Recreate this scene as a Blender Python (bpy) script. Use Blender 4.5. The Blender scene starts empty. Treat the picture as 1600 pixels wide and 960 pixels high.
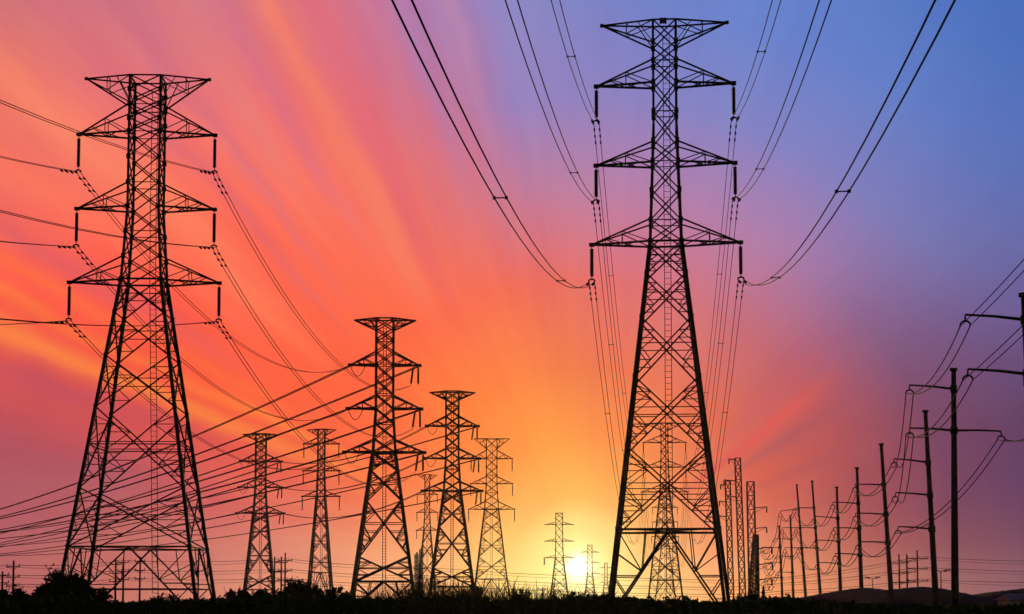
import bpy, math, random
import numpy as np
from mathutils import Vector, Matrix, Quaternion

random.seed(7)
rng = np.random.default_rng(11)
scene = bpy.context.scene
COL = scene.collection
R = math.radians

# ------------------------------------------------------------------ camera
F = 2772.0           # focal length in photo pixels (photo 1600 x 960)
HOR = 940.0          # image row of the horizon
EYE = 1.7
cd = bpy.data.cameras.new('camera')
cam = bpy.data.objects.new('camera', cd)
COL.objects.link(cam)
cam.location = (0, 0, EYE)
PITCH = R(4.8)       # the camera looks slightly up; the rest of the rise is lens shift
cam.rotation_euler = (R(90) + PITCH, 0, 0)
cd.sensor_width = 36.0
cd.lens = F / 1600 * 36.0
PPY = HOR - F * math.tan(PITCH)      # image row the lens axis meets
cd.shift_y = (PPY - 480) / 1600
cd.clip_start = 0.1
cd.clip_end = 20000
scene.camera = cam


HF = F / 2           # distances below are counted in steps of two metres: D = 75 stands 150 m away


def ray(px, py):
    u = PPY - py
    return Vector((px - 800, F * math.cos(PITCH) - u * math.sin(PITCH), F * math.sin(PITCH) + u * math.cos(PITCH)))


def at(px, py, D):
    r = ray(px, py)
    k = 2 * D / r.y
    return Vector((r.x * k, 2 * D, EYE + r.z * k))


# ------------------------------------------------------------------ colour management
vs = scene.view_settings
scene.display_settings.display_device = 'sRGB'
vs.view_transform = 'Standard'
vs.look = 'None'
vs.exposure = 0
vs.gamma = 1
vs.use_curve_mapping = False

# ------------------------------------------------------------------ sun
SUN_PX = (905, 888)
S = ray(*SUN_PX).normalized()
SUN_EL = math.asin(S.z)
SUN_AZ = math.atan2(S.x, S.y)
ld = bpy.data.lights.new('sun', 'SUN')
ld.energy = 2.0
ld.angle = R(0.5)
ld.color = (1.0, 0.62, 0.32)
sun = bpy.data.objects.new('sun', ld)
COL.objects.link(sun)
sun.rotation_euler = S.to_track_quat('Z', 'Y').to_euler()
sun.location = S * 200

# ------------------------------------------------------------------ world: dusk sky + lit cloud streaks fanning out of the sun
SKY = {   # image row : [(column, display colour)]
    0: [(0, (203, 112, 120)), (180, (192, 120, 142)), (300, (200, 118, 140)), (420, (226, 118, 122)), (520, (220, 118, 130)), (600, (200, 120, 158)), (700, (160, 130, 188)), (800, (138, 134, 196)), (1000, (114, 130, 200)), (1200, (98, 128, 206)), (1400, (88, 124, 200)), (1600, (72, 108, 188))],
    160: [(0, (247, 123, 103)), (110, (242, 118, 108)), (220, (232, 110, 118)), (400, (236, 114, 116)), (600, (230, 110, 120)), (700, (190, 115, 152)), (800, (150, 130, 190)), (1000, (140, 130, 192)), (1200, (114, 130, 200)), (1400, (100, 128, 200)), (1600, (78, 112, 186))],
    280: [(0, (240, 110, 98)), (200, (255, 124, 100)), (400, (250, 112, 96)), (560, (250, 116, 95)), (700, (216, 115, 130)), (800, (184, 128, 166)), (1000, (176, 130, 176)), (1200, (150, 130, 190)), (1400, (116, 125, 190)), (1600, (90, 110, 180))],
    400: [(0, (255, 96, 76)), (200, (255, 92, 75)), (400, (255, 108, 80)), (600, (250, 110, 85)), (800, (240, 105, 92)), (900, (230, 110, 110)), (1000, (220, 115, 132)), (1200, (182, 125, 165)), (1300, (152, 120, 175)), (1400, (126, 120, 176)), (1600, (104, 108, 170))],
    520: [(0, (255, 92, 70)), (200, (255, 88, 70)), (400, (255, 92, 66)), (600, (255, 102, 66)), (800, (246, 110, 76)), (900, (232, 110, 82)), (1000, (225, 110, 97)), (1200, (193, 106, 122)), (1300, (159, 98, 134)), (1400, (126, 92, 137)), (1600, (107, 82, 132))],
    640: [(0, (190, 75, 79)), (100, (212, 72, 69)), (200, (235, 79, 57)), (400, (255, 100, 60)), (600, (252, 98, 60)), (700, (255, 124, 60)), (850, (255, 146, 60)), (950, (246, 126, 70)), (1050, (235, 118, 80)), (1200, (200, 87, 84)), (1300, (179, 82, 88)), (1400, (129, 72, 96)), (1600, (94, 62, 100))],
    760: [(0, (160, 88, 112)), (200, (168, 87, 104)), (350, (215, 88, 88)), (450, (226, 100, 82)), (600, (246, 110, 70)), (700, (250, 126, 66)), (800, (255, 152, 67)), (900, (255, 178, 76)), (1000, (250, 146, 72)), (1100, (226, 115, 85)), (1200, (208, 87, 74)), (1300, (179, 76, 80)), (1400, (131, 67, 90)), (1600, (90, 57, 100))],
    850: [(0, (180, 97, 101)), (200, (190, 101, 97)), (400, (206, 120, 110)), (500, (221, 135, 110)), (600, (236, 148, 104)), (700, (246, 165, 100)), (800, (255, 199, 100)), (900, (255, 231, 140)), (980, (252, 200, 110)), (1050, (242, 160, 95)), (1150, (226, 130, 95)), (1300, (184, 87, 80)), (1400, (149, 72, 81)), (1600, (104, 62, 94))],
    925: [(0, (172, 93, 93)), (200, (190, 102, 92)), (400, (206, 125, 105)), (600, (236, 160, 110)), (700, (246, 176, 108)), (800, (252, 214, 116)), (900, (255, 238, 150)), (1000, (246, 206, 118)), (1100, (240, 165, 100)), (1200, (230, 142, 79)), (1300, (210, 126, 89)), (1400, (171, 102, 90)), (1600, (116, 72, 98))],
}


def lin(c):
    c = np.asarray(c, float) / 255
    return np.where(c <= 0.04045, c / 12.92, ((c + 0.055) / 1.055) ** 2.4)


_rows = sorted(SKY)


def sky_px(x, y):
    x = min(max(x, 0), 1600)
    y = min(max(y, _rows[0]), _rows[-1])
    out = []
    for r in _rows:
        xs = [a for a, _ in SKY[r]]
        cs = np.array([b for _, b in SKY[r]], float)
        out.append([np.interp(x, xs, cs[:, k]) for k in range(3)])
    out = np.array(out)
    return np.array([np.interp(y, _rows, out[:, k]) for k in range(3)])


SR = S.cross(Vector((0, 0, 1))).normalized()        # right of the sun
SU = SR.cross(S).normalized()                       # above the sun


def sky_polar(rho, th):     # rho: angle from sun; th: 0 above, + towards left
    d = S * math.cos(rho) + (SU * math.cos(th) - SR * math.sin(th)) * math.sin(rho)
    f = max(0.05, d.y * math.cos(PITCH) + d.z * math.sin(PITCH))
    u = d.z * math.cos(PITCH) - d.y * math.sin(PITCH)
    return sky_px(800 + d.x / f * F, PPY - u / f * F)


world = bpy.data.worlds.new('World')
scene.world = world
world.use_nodes = True
nt = world.node_tree
nt.nodes.clear()
N, L = nt.nodes, nt.links


def plug(sock, v):
    if isinstance(v, bpy.types.NodeSocket):
        L.new(v, sock)
    elif v is not None:
        sock.default_value = v


def M(op, a, b=None, c=None, clamp=False):
    n = N.new('ShaderNodeMath')
    n.operation = op
    n.use_clamp = clamp
    plug(n.inputs[0], a)
    plug(n.inputs[1], b)
    if c is not None:
        plug(n.inputs[2], c)
    return n.outputs[0]


def dot(v, w):
    n = N.new('ShaderNodeVectorMath')
    n.operation = 'DOT_PRODUCT'
    plug(n.inputs[0], v)
    n.inputs[1].default_value = tuple(w)
    return n.outputs['Value']


def mapr(v, a, b, c=0.0, d=1.0, kind='LINEAR'):
    n = N.new('ShaderNodeMapRange')
    n.interpolation_type = kind
    n.clamp = True
    plug(n.inputs['Value'], v)
    n.inputs['From Min'].default_value = a
    n.inputs['From Max'].default_value = b
    n.inputs['To Min'].default_value = c
    n.inputs['To Max'].default_value = d
    return n.outputs['Result']


def mixc(f, a, b, mode='MIX'):
    n = N.new('ShaderNodeMix')
    n.data_type = 'RGBA'
    n.blend_type = mode
    n.clamp_factor = True
    plug(n.inputs[0], f)
    plug(n.inputs[6], a)
    plug(n.inputs[7], b)
    return n.outputs[2]


def noise(vec, scale, detail=3.0, rough=0.5):
    n = N.new('ShaderNodeTexNoise')
    n.noise_dimensions = '3D'
    plug(n.inputs['Vector'], vec)
    n.inputs['Scale'].default_value = scale
    n.inputs['Detail'].default_value = detail
    n.inputs['Roughness'].default_value = rough
    return n.outputs['Fac']


def comb(x, y, z):
    n = N.new('ShaderNodeCombineXYZ')
    plug(n.inputs[0], x)
    plug(n.inputs[1], y)
    plug(n.inputs[2], z)
    return n.outputs[0]


tc = N.new('ShaderNodeTexCoord')
D3 = tc.outputs['Generated']
cosr = dot(D3, S)
rho = M('MULTIPLY', M('ARCCOSINE', M('MINIMUM', M('MAXIMUM', cosr, -1.0), 1.0)), 360 / math.pi)     # in half degrees
up_, ri_ = dot(D3, SU), dot(D3, SR)
th0 = M('MULTIPLY', M('ARCTAN2', M('MULTIPLY', ri_, -1.0), up_), 180 / math.pi)      # degrees, + left
# wispy streaks: noise stretched along the rays that fan out of the sun
svec = comb(M('MULTIPLY', th0, 0.09), M('MULTIPLY', rho, 0.018), 0.3)
n_big = noise(svec, 1.0, 4.0, 0.55)
svec2 = comb(M('MULTIPLY', th0, 0.30), M('MULTIPLY', rho, 0.075), 5.0)
n_fine = noise(svec2, 1.0, 3.0, 0.5)
n_wisp = noise(comb(M('MULTIPLY', th0, 0.7), M('MULTIPLY', rho, 0.13), 9.0), 1.0, 5.0, 0.6)
n_soft = noise(comb(M('MULTIPLY', th0, 0.045), M('MULTIPLY', rho, 0.07), 2.0), 1.0, 3.0, 0.55)
wob = M('ADD', M('MULTIPLY', M('SUBTRACT', n_big, 0.5), 6.0), M('MULTIPLY', M('SUBTRACT', n_soft, 0.5), 7.0))
th = M('ADD', th0, M('MULTIPLY', wob, mapr(rho, 6, 22)))
t01 = M('DIVIDE', M('ADD', th, 180.0), 360.0)
RINGS = [1.0, 2.6, 5.0, 8.5, 13.0, 18.5, 24.0, 30.0, 36.0, 42.5, 50.0]
col = None
for k, r in enumerate(RINGS):
    n = N.new('ShaderNodeValToRGB')
    n.color_ramp.interpolation = 'LINEAR'
    ths = np.linspace(-118, 118, 31)
    el = n.color_ramp.elements
    while len(el) < len(ths):
        el.new(0.5)
    for e, tdeg in zip(el, ths):
        e.position = (tdeg + 180) / 360
    for e, tdeg in zip(el, ths):
        c = lin(sky_polar(R(r) / 2, R(tdeg)))
        e.color = (c[0], c[1], c[2], 1)
    L.new(t01, n.inputs['Fac'])
    if col is None:
        col = n.outputs['Color']
    else:
        col = mixc(mapr(rho, RINGS[k - 1], r, kind='SMOOTHSTEP' if k < 3 else 'LINEAR'), col, n.outputs['Color'])
# named cloud bands: (angle, half width, inner rho, outer rho, colour, amount)
BANDS = [(67.6, 1.4, 11, 19, (255, 142, 66), 0.58), (64.2, 0.9, 10, 17, (255, 132, 60), 0.5), (71.2, 2.0, 22, 30, (160, 80, 110), 0.35),
         (28.8, 1.6, 20, 26, (248, 130, 98), 0.62), (25.2, 1.2, 20, 28, (224, 104, 124), 0.4), (32.6, 1.1, 27, 34, (212, 112, 140), 0.5), (36.5, 1.5, 30, 36, (226, 122, 120), 0.45),
         (49.6, 2.6, 22, 30, (255, 140, 100), 0.5), (12.2, 0.9, 24, 31, (190, 134, 170), 0.55), (17.0, 1.0, 27, 33, (170, 128, 182), 0.4), (39.8, 1.0, 24, 34, (204, 108, 130), 0.45),
         (58.5, 1.4, 26, 34, (214, 92, 104), 0.5), (43.6, 0.9, 22, 32, (212, 105, 122), 0.45), (54.0, 1.0, 24, 32, (255, 118, 88), 0.5), (61.0, 0.9, 15, 24, (255, 116, 62), 0.5),
         (-53.5, 2.2, 8, 13, (216, 88, 84), 1.0), (-48.5, 1.4, 10, 16, (206, 92, 100), 0.6), (-58.5, 1.6, 10, 16, (150, 76, 100), 0.4), (-66.0, 1.6, 11, 18, (160, 72, 90), 0.35)]
for c0, w, r0, r1, cc, amt in BANDS:
    wn = M('ADD', th0, M('ADD', M('MULTIPLY', M('SUBTRACT', n_soft, 0.5), 6.0), M('MULTIPLY', M('SUBTRACT', n_wisp, 0.5), 1.6)))
    x = M('DIVIDE', M('SUBTRACT', wn, c0), w)
    g = M('POWER', math.e, M('MULTIPLY', M('MULTIPLY', x, x), -1.0))
    g = M('MULTIPLY', g, mapr(rho, r0 * 0.8, r1, 0, 1, 'SMOOTHSTEP'))
    if c0 < 0:
        g = M('MULTIPLY', g, mapr(rho, 15, 22, 1, 0, 'SMOOTHSTEP'))
    g = M('MULTIPLY', g, M('MULTIPLY', M('ADD', M('MULTIPLY', n_fine, 0.9), 0.55), amt), clamp=True)
    lc = lin(cc)
    col = mixc(g, col, (lc[0], lc[1], lc[2], 1))
# soft light and dark wisps
gain = M('ADD', M('MULTIPLY', M('SUBTRACT', n_big, 0.5), 0.4), M('ADD', M('MULTIPLY', M('SUBTRACT', n_fine, 0.5), 0.30), M('MULTIPLY', M('SUBTRACT', n_wisp, 0.5), 0.20)))
gain = M('ADD', 1.0, M('MULTIPLY', gain, M('MULTIPLY', mapr(rho, 4, 16), mapr(th0, -35, 22, 0.35, 1.0))))
gv = comb(M('ADD', 1.0, M('MULTIPLY', M('SUBTRACT', gain, 1.0), 0.3)), gain, M('ADD', 1.0, M('MULTIPLY', M('SUBTRACT', gain, 1.0), 0.5)))
vm = N.new('ShaderNodeVectorMath')
vm.operation = 'MULTIPLY'
L.new(col, vm.inputs[0])
L.new(gv, vm.inputs[1])
col = vm.outputs[0]
# the sun itself and its aureole
core = M('POWER', math.e, M('MULTIPLY', M('POWER', M('DIVIDE', rho, 0.68), 2.0), -1.0))
aur = M('POWER', math.e, M('MULTIPLY', M('DIVIDE', rho, 1.4), -1.0))
col = mixc(1.0, col, mixc(core, (0, 0, 0, 1), (1.6, 1.5, 1.25, 1)), 'ADD')
col = mixc(1.0, col, mixc(aur, (0, 0, 0, 1), (0.46, 0.46, 0.27, 1)), 'ADD')
# away from the sunset: plain dusk sky
sky = N.new('ShaderNodeTexSky')
sky.sky_type = 'NISHITA'
sky.sun_disc = False
sky.sun_elevation = SUN_EL
sky.sun_rotation = SUN_AZ
vm2 = N.new('ShaderNodeVectorMath')
vm2.operation = 'SCALE'
L.new(sky.outputs[0], vm2.inputs[0])
vm2.inputs['Scale'].default_value = 0.05   # sky strength
bg1 = N.new('ShaderNodeBackground')
L.new(mixc(mapr(rho, 52, 150, 0, 1, 'SMOOTHSTEP'), col, vm2.outputs[0]), bg1.inputs['Color'])
bg1.inputs['Strength'].default_value = 1.0
ow = N.new('ShaderNodeOutputWorld')
L.new(bg1.outputs[0], ow.inputs['Surface'])


# ------------------------------------------------------------------ materials
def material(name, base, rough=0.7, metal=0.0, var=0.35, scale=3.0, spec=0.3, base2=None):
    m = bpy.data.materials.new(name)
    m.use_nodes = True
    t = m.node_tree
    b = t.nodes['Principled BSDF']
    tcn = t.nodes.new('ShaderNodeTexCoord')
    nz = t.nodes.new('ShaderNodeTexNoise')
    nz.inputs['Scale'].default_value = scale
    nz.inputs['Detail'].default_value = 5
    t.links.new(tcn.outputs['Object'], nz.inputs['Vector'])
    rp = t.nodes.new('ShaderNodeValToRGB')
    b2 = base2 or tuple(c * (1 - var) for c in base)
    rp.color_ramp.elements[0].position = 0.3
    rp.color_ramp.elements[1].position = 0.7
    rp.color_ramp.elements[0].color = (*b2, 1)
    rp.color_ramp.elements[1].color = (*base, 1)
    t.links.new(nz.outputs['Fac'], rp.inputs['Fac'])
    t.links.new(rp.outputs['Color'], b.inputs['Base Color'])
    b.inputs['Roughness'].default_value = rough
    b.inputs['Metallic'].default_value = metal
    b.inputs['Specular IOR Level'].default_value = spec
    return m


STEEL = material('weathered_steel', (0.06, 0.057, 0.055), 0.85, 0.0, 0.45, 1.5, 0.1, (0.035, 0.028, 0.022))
POLEM = material('pole_steel', (0.05, 0.05, 0.05), 0.85, 0.0, 0.4, 0.8, 0.08)
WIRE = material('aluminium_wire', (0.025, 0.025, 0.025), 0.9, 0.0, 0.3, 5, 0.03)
GLASS = material('glazed_insulator', (0.06, 0.04, 0.03), 0.5, 0.0, 0.3, 4, 0.3)
WOOD = material('tarred_wood', (0.05, 0.035, 0.025), 0.9, 0.0, 0.4, 2, 0.1)
LEAF = material('leaf', (0.05, 0.075, 0.022), 0.9, 0, 0.5, 0.8, 0.05)
GRASS = material('dry_grass', (0.085, 0.085, 0.03), 0.9, 0, 0.5, 0.5, 0.05)
BARK = material('bark', (0.06, 0.045, 0.03), 0.95, 0, 0.5, 6, 0.05)
SOIL = material('soil', (0.06, 0.055, 0.03), 1.0, 0, 0.5, 0.05, 0.02)
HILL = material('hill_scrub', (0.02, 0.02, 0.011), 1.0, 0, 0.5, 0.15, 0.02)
CONC = material('concrete', (0.32, 0.30, 0.28), 0.9, 0, 0.3, 0.2, 0.1)
ROOFM = material('sheet_roof', (0.12, 0.11, 0.11), 0.7, 0, 0.3, 0.4, 0.2)
WHITEW = material('white_plaster', (0.75, 0.74, 0.72), 0.9, 0, 0.15, 0.5, 0.1)
PANE = material('window_glass', (0.04, 0.045, 0.05), 0.25, 0, 0.3, 1, 0.5)


# ------------------------------------------------------------------ mesh helpers
class MB:
    def __init__(s):
        s.v = []
        s.f = []

    def bar(s, a, b, w, h=None):
        a, b = Vector(a), Vector(b)
        d = b - a
        if d.length < 1e-5:
            return
        h = h or w
        d.normalize()
        up = Vector((0, 0, 1)) if abs(d.z) < 0.95 else Vector((0, 1, 0))
        x = d.cross(up).normalized() * (w / 2)
        y = x.cross(d).normalized() * (h / 2)
        n = len(s.v)
        for p in (a, b):
            s.v += [tuple(p - x - y), tuple(p + x - y), tuple(p + x + y), tuple(p - x + y)]
        s.f += [(n, n + 1, n + 5, n + 4), (n + 1, n + 2, n + 6, n + 5), (n + 2, n + 3, n + 7, n + 6), (n + 3, n, n + 4, n + 7),
                (n + 3, n + 2, n + 1, n), (n + 4, n + 5, n + 6, n + 7)]

    def box(s, c, size):
        c = Vector(c)
        sx, sy, sz = (q / 2 for q in size)
        n = len(s.v)
        for dz in (-sz, sz):
            for dx, dy in ((-sx, -sy), (sx, -sy), (sx, sy), (-sx, sy)):
                s.v.append((c.x + dx, c.y + dy, c.z + dz))
        s.f += [(n + 3, n + 2, n + 1, n), (n + 4, n + 5, n + 6, n + 7), (n, n + 1, n + 5, n + 4), (n + 1, n + 2, n + 6, n + 5),
                (n + 2, n + 3, n + 7, n + 6), (n + 3, n, n + 4, n + 7)]

    def tube(s, pts, r, seg=6, r1=None, cap=True):
        pts = [Vector(p) for p in pts]
        m = len(pts)
        n0 = len(s.v)
        for i, p in enumerate(pts):
            d = (pts[min(i + 1, m - 1)] - pts[max(i - 1, 0)]).normalized()
            up = Vector((0, 0, 1)) if abs(d.z) < 0.95 else Vector((0, 1, 0))
            x = d.cross(up).normalized()
            y = x.cross(d).normalized()
            rr = r if r1 is None else r + (r1 - r) * i / (m - 1)
            if isinstance(r, (list, tuple)):
                rr = r[i]
            for k in range(seg):
                a = 2 * math.pi * k / seg
                s.v.append(tuple(p + x * (math.cos(a) * rr) + y * (math.sin(a) * rr)))
        for i in range(m - 1):
            for k in range(seg):
                a, b = n0 + i * seg + k, n0 + i * seg + (k + 1) % seg
                s.f.append((a, b, b + seg, a + seg))
        if cap:
            s.f.append(tuple(n0 + k for k in reversed(range(seg))))
            s.f.append(tuple(n0 + (m - 1) * seg + k for k in range(seg)))

    def lathe(s, a, b, prof, seg=8):     # prof: [(fraction a->b, radius)]
        a, b = Vector(a), Vector(b)
        s.tube_profile([(a.lerp(b, t), r) for t, r in prof], (b - a).normalized(), seg)

    def tube_profile(s, pr, d, seg):
        up = Vector((0, 0, 1)) if abs(d.z) < 0.95 else Vector((0, 1, 0))
        x = d.cross(up).normalized()
        y = x.cross(d).normalized()
        n0 = len(s.v)
        for p, r in pr:
            for k in range(seg):
                a = 2 * math.pi * k / seg
                s.v.append(tuple(p + x * (math.cos(a) * r) + y * (math.sin(a) * r)))
        for i in range(len(pr) - 1):
            for k in range(seg):
                a, b = n0 + i * seg + k, n0 + i * seg + (k + 1) % seg
                s.f.append((a, b, b + seg, a + seg))
        s.f.append(tuple(n0 + k for k in reversed(range(seg))))
        s.f.append(tuple(n0 + (len(pr) - 1) * seg + k for k in range(seg)))

    def build(s, name, mat, parent=None, smooth=False):
        me = bpy.data.meshes.new(name)
        me.from_pydata(s.v, [], s.f)
        me.materials.append(mat)
        if smooth:
            me.polygons.foreach_set('use_smooth', [True] * len(me.polygons))
        me.update()
        o = bpy.data.objects.new(name, me)
        COL.objects.link(o)
        if parent:
            o.parent = parent
        return o


def tag(o, label=None, cat=None, group=None, kind=None):
    if label:
        o['label'] = label
    if cat:
        o['category'] = cat
    if group:
        o['group'] = group
    if kind:
        o['kind'] = kind
    return o


def empty(name, loc=(0, 0, 0), rz=0.0):
    o = bpy.data.objects.new(name, None)
    COL.objects.link(o)
    o.location = loc
    o.rotation_euler = (0, 0, rz)
    o.empty_display_size = 0.5
    return o


def link_copy(o, parent, name=None):
    c = o.copy()
    COL.objects.link(c)
    c.parent = parent
    return c


def insulator_bm(a, b, r=0.17, n=20):
    mb = MB()
    pr = [(0, 0.04), (0.08, 0.04)]
    for i in range(n):
        t0 = 0.09 + 0.82 * i / n
        dt = 0.82 / n
        pr += [(t0, r * 0.7), (t0 + dt * 0.2, r), (t0 + dt * 0.65, r * 0.97), (t0 + dt * 0.85, r * 0.7)]
    pr += [(0.92, 0.04), (1, 0.04)]
    mb.lathe(a, b, pr, 8)
    return mb


# ------------------------------------------------------------------ ground, hill
def sheet(name, mat, x0, x1, y0, y1, nx, ny, fz, kind='structure'):
    v, f = [], []
    for j in range(ny + 1):
        for i in range(nx + 1):
            x = x0 + (x1 - x0) * i / nx
            y = y0 + (y1 - y0) * j / ny
            v.append((x, y, fz(x, y)))
    for j in range(ny):
        for i in range(nx):
            a = j * (nx + 1) + i
            f.append((a, a + 1, a + nx + 2, a + nx + 1))
    me = bpy.data.meshes.new(name)
    me.from_pydata(v, [], f)
    me.materials.append(mat)
    me.polygons.foreach_set('use_smooth', [True] * len(me.polygons))
    o = bpy.data.objects.new(name, me)
    COL.objects.link(o)
    o['kind'] = kind
    return o


sheet('ground', SOIL, -2400, 2400, -150, 3000, 24, 24, lambda x, y: 0.0)

HP = [(1180, 945), (1215, 940), (1260, 934), (1300, 926), (1345, 918.5), (1372, 923), (1400, 921), (1435, 917), (1480, 928), (1515, 935), (1560, 925), (1610, 919), (1700, 916), (1850, 925), (2000, 940), (2100, 960)]
HD = 180.0


def hill_z(x, y):
    px = 800 + x / HD * HF
    py = np.interp(px, [a for a, _ in HP], [b for _, b in HP])
    h = EYE + (HOR - py) / HF * HD
    if px < 1180:
        h = 0
    k = abs(y - 2 * HD) / 58.0
    return max(0.0, h) * max(0.0, 1 - k * k) - 0.05 + 0.10 * math.sin(x * 1.7 + y * 0.6) * (1 if k < 1 else 0)


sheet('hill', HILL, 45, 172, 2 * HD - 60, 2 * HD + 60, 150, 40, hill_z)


# ------------------------------------------------------------------ lattice towers
def make_tower(name, label, D, px, spec, rz=0.0, group='lattice transmission towers', k=1.0):
    """spec: zs of panels from the arms down, arms etc., all in metres, local frame: arms along x"""
    base = at(px, HOR, D)
    root = empty(name, (base.x, base.y, 0), rz)
    tag(root, label, 'pylon', group)
    top, hw_top = spec['top'], spec['hw_top']
    zb, hw_b = spec['waist'], spec['hw_waist']     # waist = lowest arm
    hw_base = spec['hw_base']

    def hw(z):
        if z >= zb:
            zm = spec.get('z_mid', zb + 0.45 * (top - zb))
            if z > zm:
                return hw_top
            return hw_b + (hw_top - hw_b) * (z - zb) / (zm - zb)
        return hw_base + (hw_b - hw_base) * z / zb

    def P(sx, sy, z):
        h = hw(z)
        return Vector((sx * h, sy * h, z))

    def X(u, face, z):     # point on a face; u in -1..1
        h = hw(z)
        return {0: Vector((u * h, -h, z)), 1: Vector((u * h, h, z)), 2: Vector((-h, u * h, z)), 3: Vector((h, u * h, z))}[face]

    wl, wu, wd, ws = 0.31 * k, 0.20 * k, 0.125 * k, 0.075 * k
    zm = spec.get('z_mid', zb + 0.45 * (top - zb))
    for sx in (-1, 1):
        for sy in (-1, 1):
            b = MB()
            b.bar(P(sx, sy, 0), P(sx, sy, zb), wl)
            b.bar(P(sx, sy, zb), P(sx, sy, zm), wu * 1.15)
            b.bar(P(sx, sy, zm), P(sx, sy, top), wu)
            b.box((sx * hw_base, sy * hw_base, 0.15), (0.9, 0.9, 0.5))
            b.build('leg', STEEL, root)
    b = MB()
    kg = min(k, 1.2)
    lv = sorted(spec['panels'], reverse=True)
    for i in range(len(lv) - 1):
        z1, z0 = lv[i], lv[i + 1]
        lower = z1 <= zb + 0.01
        w = wd if lower else wd * 0.85
        for fc in range(4):
            b.bar(X(-1, fc, z0), X(1, fc, z1), w)
            b.bar(X(1, fc, z0), X(-1, fc, z1), w)
            h0, h1 = hw(z0), hw(z1)
            zc = z0 + (z1 - z0) * h0 / (h0 + h1)
            if lower:
                if z1 - z0 > 2.4:
                    b.bar(X(-1, fc, zc), X(1, fc, zc), ws)
                    for s in (-1, 1):
                        for (za, zend) in ((z0, z1), (z1, z0)):
                            # short struts from the leg to the diagonal
                            q = za + (zc - za) * 0.5
                            uq = s * hw(za) * 0.5 / hw(q)
                            b.bar(X(s, fc, q), X(uq, fc, q), ws)
                            b.bar(X(s, fc, zc), X(uq, fc, q), ws)
                if z1 - z0 > 5.5:
                    for s in (-1, 1):
                        q = z0 + (zc - z0) * 0.5
                        uq = s * hw(z0) * 0.5 / hw(q)
                        q2 = z0 + (zc - z0) * 0.25
                        b.bar(X(s, fc, q), X(s * hw(z0) * 0.75 / hw(q2), fc, q2), ws)
                        b.bar(X(s, fc, q2), X(s * hw(z0) * 0.75 / hw(q2), fc, q2), ws)
                        q3 = zc - (zc - z0) * 0.25
                        u3 = s * hw(z0) * 0.25 / hw(q3)
                        b.bar(X(s, fc, q3), X(u3, fc, q3), ws)
                        b.bar(X(s, fc, q3), X(s * hw(z0) * 0.5 / hw(q), fc, q), ws)
                        q4 = zc + (z1 - zc) * 0.5
                        b.bar(X(s, fc, q4 + (z1 - q4) * .5), X(s * hw(z1) * 0.5 / hw(q4), fc, q4), ws)
            elif i % 2 == 1:
                b.bar(X(-1, fc, z0), X(1, fc, z0), ws)
        for sx in (-1, 1):
            for sy in (-1, 1):
                p = P(sx, sy, z0)
                b.box(p, (0.36 * kg, 0.36 * kg, 0.42 * kg))
    zbelt = lv[-1]
    zt = spec.get('v_top')
    for fc in range(4):
        b.bar(X(-1, fc, zbelt), X(1, fc, zbelt), wd * 1.1, wd * spec.get('belt', 1.2))
        b.bar(X(-1, fc, zb), X(1, fc, zb), wd * 1.3)
        b.bar(X(-1, fc, top), X(1, fc, top), wd)
        for s in (-1, 1):
            b.bar(X(0, fc, zbelt), X(s * 0.97, fc, 0.3), wd * 1.15)
            zq = zbelt * 0.5
            lam = lambda q: s * (1 - q / zbelt) * hw_base / hw(q) * 0.97
            b.bar(X(s, fc, zq), X(lam(zq), fc, zq), ws * 1.2)
            b.bar(X(s, fc, zbelt), X(lam(zbelt * 0.55), fc, zbelt * 0.55), ws * 1.2)
            b.bar(X(s * 0.45, fc, zbelt), X(lam(zbelt * 0.55), fc, zbelt * 0.55), ws * 1.2)
            b.bar(X(s, fc, zq), X(lam(zbelt * 0.28), fc, zbelt * 0.28), ws * 1.2)
            b.bar(X(s, fc, zbelt * 0.76), X(lam(zbelt * 0.55), fc, zbelt * 0.55), ws)
            b.bar(X(s, fc, zbelt * 0.25), X(lam(zbelt * 0.25), fc, zbelt * 0.25), ws)
    h = hw(zbelt)
    b.bar((-h, -h, zbelt), (h, h, zbelt), ws)
    b.bar((h, -h, zbelt), (-h, h, zbelt), ws)
    for z in spec.get('ties', ()):
        for fc in range(4):
            b.bar(X(-1, fc, z), X(1, fc, z), ws * 1.3)
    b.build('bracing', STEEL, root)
    # ladder climbing the rear face
    if spec.get('ladder', True):
        b = MB()
        lx = spec.get('ladder_x', 0.0)
        z0, z1 = spec.get('ladder_z', (2.5, top - 1))
        pts = lambda s: [(lx + s * 0.28, hw(z) - 0.25, z) for z in (z0, zb, zm, z1)]
        for s in (-1, 1):
            q = pts(s)
            for a, c in zip(q, q[1:]):
                b.bar(a, c, 0.06 * k)
        z = z0
        while z < z1:
            b.bar((lx - 0.28, hw(z) - 0.25, z), (lx + 0.28, hw(z) - 0.25, z), 0.035 * k)
            z += 0.5
        b.build('ladder', STEEL, root)
    tips = {}
    lat = ('l', 'r')
    # earth-wire peak arms
    if spec.get('peak'):
        zt_, zl, xt = spec['peak']
        for s in (-1, 1):
            b = MB()
            tip = Vector((s * xt, 0, zt_))
            for sy in (-1, 1):
                a, c = P(s, sy, top), P(s, sy, zl)
                b.bar(a, tip, wd)
                b.bar(c, tip, wd)
                m1, m2 = a.lerp(tip, 0.52), c.lerp(tip, 0.52)
                b.bar(m1, m2, ws)
                b.bar(a, m2, ws)
                b.bar(c, a.lerp(tip, 0.3), ws)
            b.bar(P(s, -1, top).lerp(tip, .5), P(s, 1, top).lerp(tip, .5), ws)
            b.box(tip, (0.3, 0.3, 0.25))
            b.build('peak_arm', STEEL, root)
            tips['p' + ('l' if s < 0 else 'r')] = tip
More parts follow.
